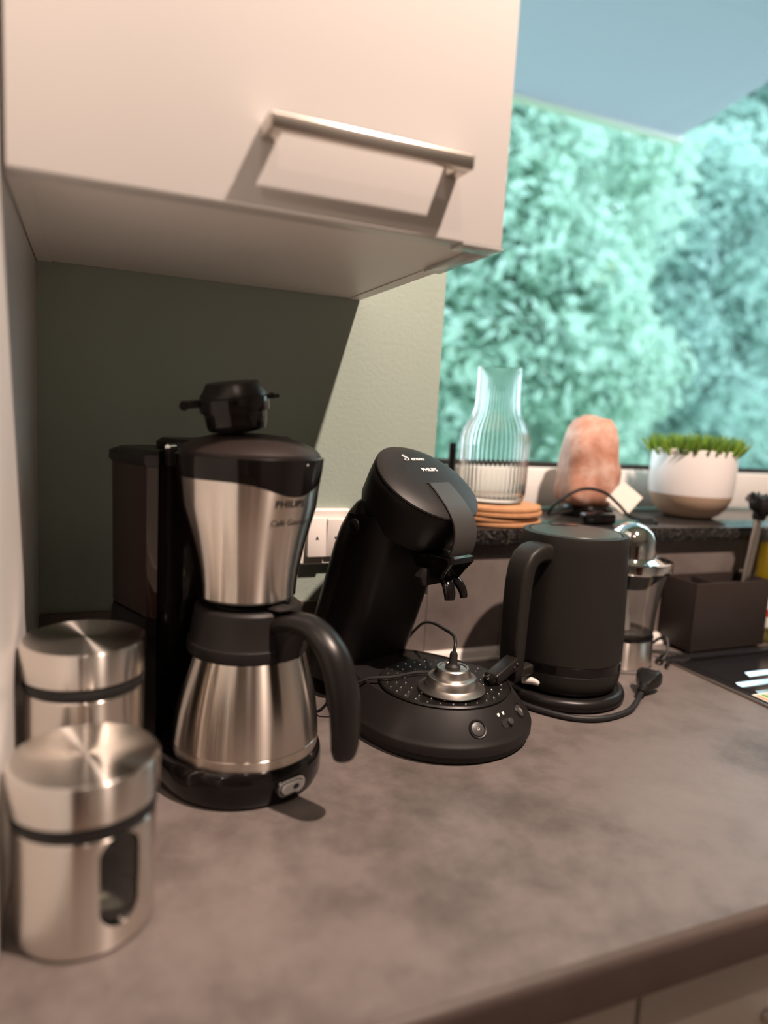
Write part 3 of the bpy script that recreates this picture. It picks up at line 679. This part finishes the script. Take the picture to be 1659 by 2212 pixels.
obj('cord', tube([(.046,.020,.012), (.070,.030,.006), (.110,.020,.0045), (.136,-.004,.0045), (.118,-.026,.0045), (.090,-.020,.0045), (.072,-.030,.0055), (.060,-.044,.0075)], .0026, 8, 8), 'rubber', jp)
obj('cord_loop', tube([(.052,.004,.008), (.072,.008,.026), (.086,-.006,.040), (.080,-.020,.022), (.064,-.026,.010), (.070,-.010,.0045), (.098,.006,.0045)], .0026, 8, 8), 'rubber', jp)

# ================================================================== CADDY, BRUSH, SOAP
cx0, cx1, cy0, cy1, ch = 1.004, 1.180, -.0875, -.0150, .1190
cd = thing('sink_caddy', 'dark brown divided caddy box behind the sink', 'caddy', (0, 0, ZC+.0070))
t_ = .003
obj('front_panel', box(cx0, cx1, cy0, cy0+t_, 0, ch, .0008), 'caddy_brown', cd)
obj('back_panel', box(cx0, cx1, cy1-t_, cy1, 0, ch, .0008), 'caddy_brown', cd)
for x in (cx0, cx1-t_): obj('side_panel', box(x, x+t_, cy0+t_, cy1-t_, 0, ch, .0008), 'caddy_brown', cd)
obj('floor_panel', box(cx0+t_, cx1-t_, cy0+t_, cy1-t_, 0, .003), 'caddy_brown', cd)
obj('divider', box(cx0+.060, cx0+.063, cy0+t_, cy1-t_, .003, ch-.004, .0006), 'caddy_brown', cd)
obj('divider', box(cx0+.063, cx1-t_, -.044, -.041, .003, ch-.012, .0006), 'caddy_brown', cd)
for x, y in ((cx0+.012, cy0+.012), (cx1-.012, cy0+.012), (cx0+.012, cy1-.012), (cx1-.012, cy1-.012)):
    obj('foot', lathe([(0,0), (.006,0), (.006,-.0068), (0,-.0068)], 16), 'rubber', cd).location = (x, y, 0)
br_ = thing('dish_brush', 'dish brush with grey handle and dark round head in the caddy', 'brush', (1.128, -.066, ZC+.011), 0, rot=(R(-3), R(10.5), 0))
obj('handle', tube([(0,0,0), (0,0,.10), (0,0,.19), (0,0,.226)], [.0075,.0085,.0095,.0075], 14, 6, ry=[.004,.005,.006,.005], up=(0,1,0)), 'brushed_nickel', br_)
obj('neck', lathe([(0,.222), (.010,.222), (.012,.230), (.010,.238), (0,.238)], 24), 'matte_black', br_)
obj('brush_head', xf(lathe([(0,-.016), (.016,-.015), (.0225,-.006), (.0235,.004), (.020,.012), (.010,.0165), (0,.017)], 32), T(0,-.002,.250) @ RX(R(25))), 'matte_black', br_)
bs = []
for k in range(70):
    a = random.uniform(0, 2*PI); q = random.uniform(.2, 1); 
    bs.append(tube([(0,0,0), (0,.004,.012)], .0009, 5, 0)); bs[-1] = xf(bs[-1], T(-.010+.004*math.cos(a)*q,0,.247) @ RZ(a) @ RX(R(-75*q)) @ T(0,0,.014))
tag(obj('bristles', join(*bs), 'rubber', br_), kind='stuff')
so = thing('soap_bottle', 'clear bottle of yellow dish soap beside the caddy', 'bottle', (1.232, -.050, ZC+.0005))
def ov(prof, kx=1.0, ky=.68): v, f = lathe(prof, 48); return [(x*kx, y*ky, z) for x, y, z in v], f
obj('soap_fill', ov([(0,.003), (.034,.003), (.036,.008), (.036,.150), (.033,.182), (0,.182)]), 'soap', so, label='yellow dish soap')
obj('bottle_shell', ov([(0,0), (.036,0), (.0385,.004), (.0385,.150), (.035,.190), (.022,.225), (.013,.240), (.013,.252), (.0118,.252), (.0118,.240), (.0205,.224), (.0337,.189), (.0371,.150), (.0371,.0052), (0,.0015)]), 'clear_plastic', so)
obj('label_sheet', ov([(.0387,.030), (.0392,.031), (.0392,.110), (.0387,.111)]), 'label_white', so)
obj('label_stripe', ov([(.0393,.085), (.0396,.086), (.0396,.112), (.0393,.113)]), 'label_green', so)
obj('label_stripe', ov([(.0393,.050), (.0396,.051), (.0396,.064), (.0393,.065)]), 'red_plastic', so)
obj('cap', join(lathe([(0,.2525), (.0150,.2525), (.0155,.255), (.0155,.272), (.010,.276), (0,.276)], 32)), 'red_plastic', so)
obj('nozzle', tube([(0,0,.275), (0,0,.295), (.002,0,.312)], [.009,.007,.005], 14, 5), 'white_plastic', so)

# ================================================================== ON THE SILL
ZS = ZC+.2122
px_, py_ = .680, .062
for k in range(4):
    c = obj('coaster', lathe([(0,0), (.0800,0), (.0825,.0016), (.0830,.0042), (.0820,.0068), (.0795,.0076), (0,.0076)], 64), 'cork')
    c.location = (px_+(.002,-.003,.001,0)[k], py_+(0,.002,-.002,0)[k], ZS+.0003+.0079*k)
    tag(c, ('round cork board at the bottom of the stack on the sill', 'second round cork board from the bottom of the sill stack', 'third round cork board from the bottom of the sill stack', 'topmost round cork board directly under the ribbed glass vase')[k], 'board', 'stack of cork boards')
vz = ZS+.0322
va = thing('glass_vase', 'tall ribbed clear glass carafe vase on cork boards', 'vase', (px_+.002, py_+.006, vz))
out = [(0,0), (.046,0), (.0530,.004), (.0562,.015), (.0575,.040), (.0578,.098), (.0565,.110), (.0525,.122), (.0460,.134), (.0405,.144), (.0372,.155), (.0358,.170), (.0352,.205), (.0356,.2180), (.0360,.2215)]
inn = [(.0338,.2215), (.0332,.218), (.0328,.205), (.0334,.170), (.0348,.155), (.0380,.144), (.0436,.1335), (.0500,.1215), (.0538,.110), (.0551,.098), (.0548,.040), (.0535,.016), (.0500,.009), (0,.008)]
n = 240; v, f = lathe(out+inn, n)
def rib(p):
    x, y, z = p; r = math.hypot(x, y)
    if r < .03 or z < .012 or z > .212: return p
    a = math.atan2(y, x); s_ = 1 + (.011*math.cos(48*a) if r > 0 else 0); return (x*s_, y*s_, z)
obj('vessel', ([rib(p) if i < n*len(out) else p for i, p in enumerate(v)], f), 'glass', va)
# salt lamp
sl_ = thing('salt_lamp', 'pink orange salt crystal lamp on a black base', 'lamp', (.922, .118, ZS+.0003))
def crystal():
    v, f = lathe([(0,.022), (.044,.022), (.0520,.030), (.0555,.045), (.0565,.065), (.0560,.085), (.0545,.105), (.0520,.125), (.0485,.145), (.0430,.163), (.0330,.177), (.0180,.185), (0,.187)], 72)
    o = []
    for x, y, z in v:
        p = Vector((x*26, y*26, z*18)); d = 1 + .13*noise.noise(p) + .07*noise.noise(p*2.3) + .03*noise.noise(p*6)
        a = math.atan2(y, x); d *= 1 + .05*math.cos(5*a+.8)
        o.append((x*d, y*d, z + .006*noise.noise(p*1.5+Vector((5,0,0))) if z > .03 else z))
    return o, f
obj('crystal', crystal(), 'salt', sl_, sharp=60)
obj('base', lathe([(0,0), (.047,0), (.050,.003), (.050,.016), (.046,.0215), (0,.0215)], 40), 'gloss_black', sl_)
obj('cord', tube([(-.045,-.02,.012), (-.115,-.055,.010), (-.145,-.085,.018), (-.135,-.098,.040), (-.092,-.100,.060), (-.047,-.100,.056), (-.012,-.098,.036), (.018,-.096,.014), (.060,-.075,.004), (.085,-.085,.0035), (.070,-.110,.0035), (.030,-.112,.0035)], .0028, 8, 8), 'rubber', sl_)
obj('cord_switch', xf(join(box(-.030,.030,-.012,.012,.001,.020,.005,3), box(-.008,.008,-.006,.006,.020,.0225,.001)), T(-.057,-.105,0) @ RZ(R(-6))), 'gloss_black', sl_)
tg = obj('paper_tag', xf(box(-.0225,.0225,-.0004,.0004,-.0225,.0225), T(.012,-.088,.043) @ RZ(R(-28)) @ RX(R(-12)) @ RY(R(38))), 'card', sl_, smooth=False, label='square white paper tag on the cord')
obj('tag_fold', xf(box(-.0225,.0225,.0006,.0012,-.0225,.0225), T(.012,-.0872,.043) @ RZ(R(-24)) @ RX(R(-9)) @ RY(R(38))), 'card', tg, smooth=False)
# potted succulent
po = thing('potted_plant', 'white pot with sand coloured foot and bushy green succulent', 'plant', (1.158, .098, ZS+.0003))
RP = [(0,0), (.036,0), (.046,.002), (.058,.010), (.068,.022), (.0745,.036), (.0772,.046)]
obj('pot_foot', lathe(RP + [(.0735,.046), (.066,.024), (.050,.008), (0,.006)], 72), 'pot_sand', po, label='unglazed sand coloured lower band')
obj('pot', lathe([(.0735,.0462), (.0773,.0462), (.0790,.060), (.0797,.085), (.0792,.128), (.0785,.1325), (.0770,.1335), (.0755,.1320), (.0755,.060)], 72, closed=True), 'pot_white', po)
obj('soil', lathe([(0,.116), (.060,.116), (.0752,.114), (.0752,.110), (0,.110)], 48), 'soil', po)
bl = []
for k in range(620):
    a = random.uniform(0, 2*PI); q = math.sqrt(random.random())*.074; x, y = q*math.cos(a), q*math.sin(a)
    lean = q/.074*R(30) + random.uniform(-.22,.22); h = random.uniform(.032,.052); az = a+random.uniform(-.5,.5)
    w_ = random.uniform(.0018,.0030)
    s_ = [(math.cos(2*PI*j/5)*w_, math.sin(2*PI*j/5)*w_) for j in range(5)]
    sh = loft([[(u*.7, v_*.7, 0) for u, v_ in s_], [(u*1.1, v_*1.1, h*.55) for u, v_ in s_], [(u*.15, v_*.15, h) for u, v_ in s_]])
    bl.append(xf(sh, T(x, y, .115) @ RZ(az) @ RY(lean)))
tag(obj('foliage', join(*bl), 'succulent', po), kind='stuff')

# ================================================================== OUTSIDE
struct('ground', box(-6, 16, .3, 16, -.5, -.4), 'lawn', 'lawn outside the window').name = 'ground'
aw = thing('awning', 'blue grey fabric awning stretched out above the window outside', 'awning', (0, 0, 0))
A0, A1, AY0, AY1 = -.9, 2.16, .305, 1.30
az0, az1 = 2.60, 2.42
cl = []
nx, ny = 24, 8
v = []; f = []
for s_ in (0, 1):
    for i in range(nx+1):
        for j in range(ny+1):
            t = j/ny; v.append((A0+(A1-A0)*i/nx, AY0+(AY1-AY0)*t, az0+(az1-az0)*t - .012*math.sin(PI*t) + .002*s_))
    o = s_*(nx+1)*(ny+1)
    for i in range(nx):
        for j in range(ny):
            a = o+i*(ny+1)+j; f.append((a, a+ny+1, a+ny+2, a+1))
obj('cloth', (v, f), 'awning_cloth', aw)
obj('front_bar', box(A0, A1, AY1-.02, AY1+.02, az1-.022, az1-.002, .004), 'upvc', aw)
obj('cassette', box(A0, A1, .3005, .40, az0+.004, az0+.12, .01), 'upvc', aw)
def tree(name, label, x, y, h, rx, ry, zc, rz, leaves, lm, size):
    t = thing(name, label, 'tree', (x, y, -.4), 0, 'greenery outside the window')
    tr = [(0,0,0), (.05,.03,h*.3), (-.04,.05,h*.6), (.02,0,h*.85)]
    obj('trunk', tube(tr, [.11,.09,.06,.02], 10, 5), 'bark', t)
    bn = []
    for k in range(9):
        a = 2*PI*k/9+.4; z0 = h*(.25+.06*k); e = (rx*.42*math.cos(a), ry*.42*math.sin(a), z0+h*.18)
        bn.append(tube([(0,.03,z0), (e[0]*.5, e[1]*.5, z0+h*.12), e], [.035,.022,.008], 6, 4))
    obj('branches', join(*bn), 'bark', t)
    nb = max(90, leaves//420)                                     # leaf clusters over the crown
    cen = rng.normal(size=(nb,3)); cen /= np.linalg.norm(cen, axis=1)[:,None]; cen *= (rng.random((nb,1))**.4)
    cen = cen*np.array([rx, ry, rz]) + np.array([0, 0, zc])
    cr = rng.uniform(.22, .46, nb)*min(rx, 1.2)
    idx = rng.integers(0, nb, leaves)
    d = rng.normal(size=(leaves,3)); d /= np.linalg.norm(d, axis=1)[:,None]
    p = cen[idx] + d*(cr[idx]*rng.random(leaves)**.35)[:,None]
    p[:,2] = np.maximum(p[:,2], .15)
    nrm = d*.7 + rng.normal(size=(leaves,3))*.5 + np.array([0,-.2,.5]); nrm /= np.linalg.norm(nrm, axis=1)[:,None]
    a = np.cross(nrm, rng.normal(size=(leaves,3))); a /= np.linalg.norm(a, axis=1)[:,None]; b = np.cross(nrm, a)
    s_ = (size*rng.uniform(.6,1.4,leaves))[:,None]
    L0 = p - a*s_; L1 = p + a*s_; M0 = p + b*s_*.5 + nrm*s_*.15; M1 = p - b*s_*.5 + nrm*s_*.15
    V = np.stack([L0, M0, L1, M1], 1).reshape(-1, 3)
    me = bpy.data.meshes.new('crown'); q = np.arange(leaves)*4
    F = np.concatenate([np.stack([q, q+2, q+1], 1), np.stack([q, q+3, q+2], 1)])
    me.from_pydata(V.tolist(), [], F.tolist()); me.update(); me.materials.append(MATS[lm])
    o = bpy.data.objects.new('crown', me); COL.objects.link(o); o.parent = t; o['kind'] = 'stuff'
tree('broadleaf_tree', 'pale green leafy tree outside behind the glass vase', 2.85, 3.6, 4.4, 1.25, 1.0, 2.3, 2.5, 58000, 'leaf_pale', .046)
tree('broadleaf_tree', 'green leafy tree outside behind the salt lamp', 5.4, 4.4, 4.2, 1.25, 1.1, 2.2, 2.3, 48000, 'leaf_mid', .052)
tree('broadleaf_tree', 'bluish green tree outside behind the potted succulent', 8.8, 5.2, 4.8, 1.5, 1.2, 2.5, 2.7, 42000, 'leaf_blue', .050)
tree('broadleaf_tree', 'broad tall tree rising behind the other trees outside', 10.0, 9.2, 10.5, 7.6, 1.6, 5.4, 6.4, 110000, 'leaf_mid', .130)
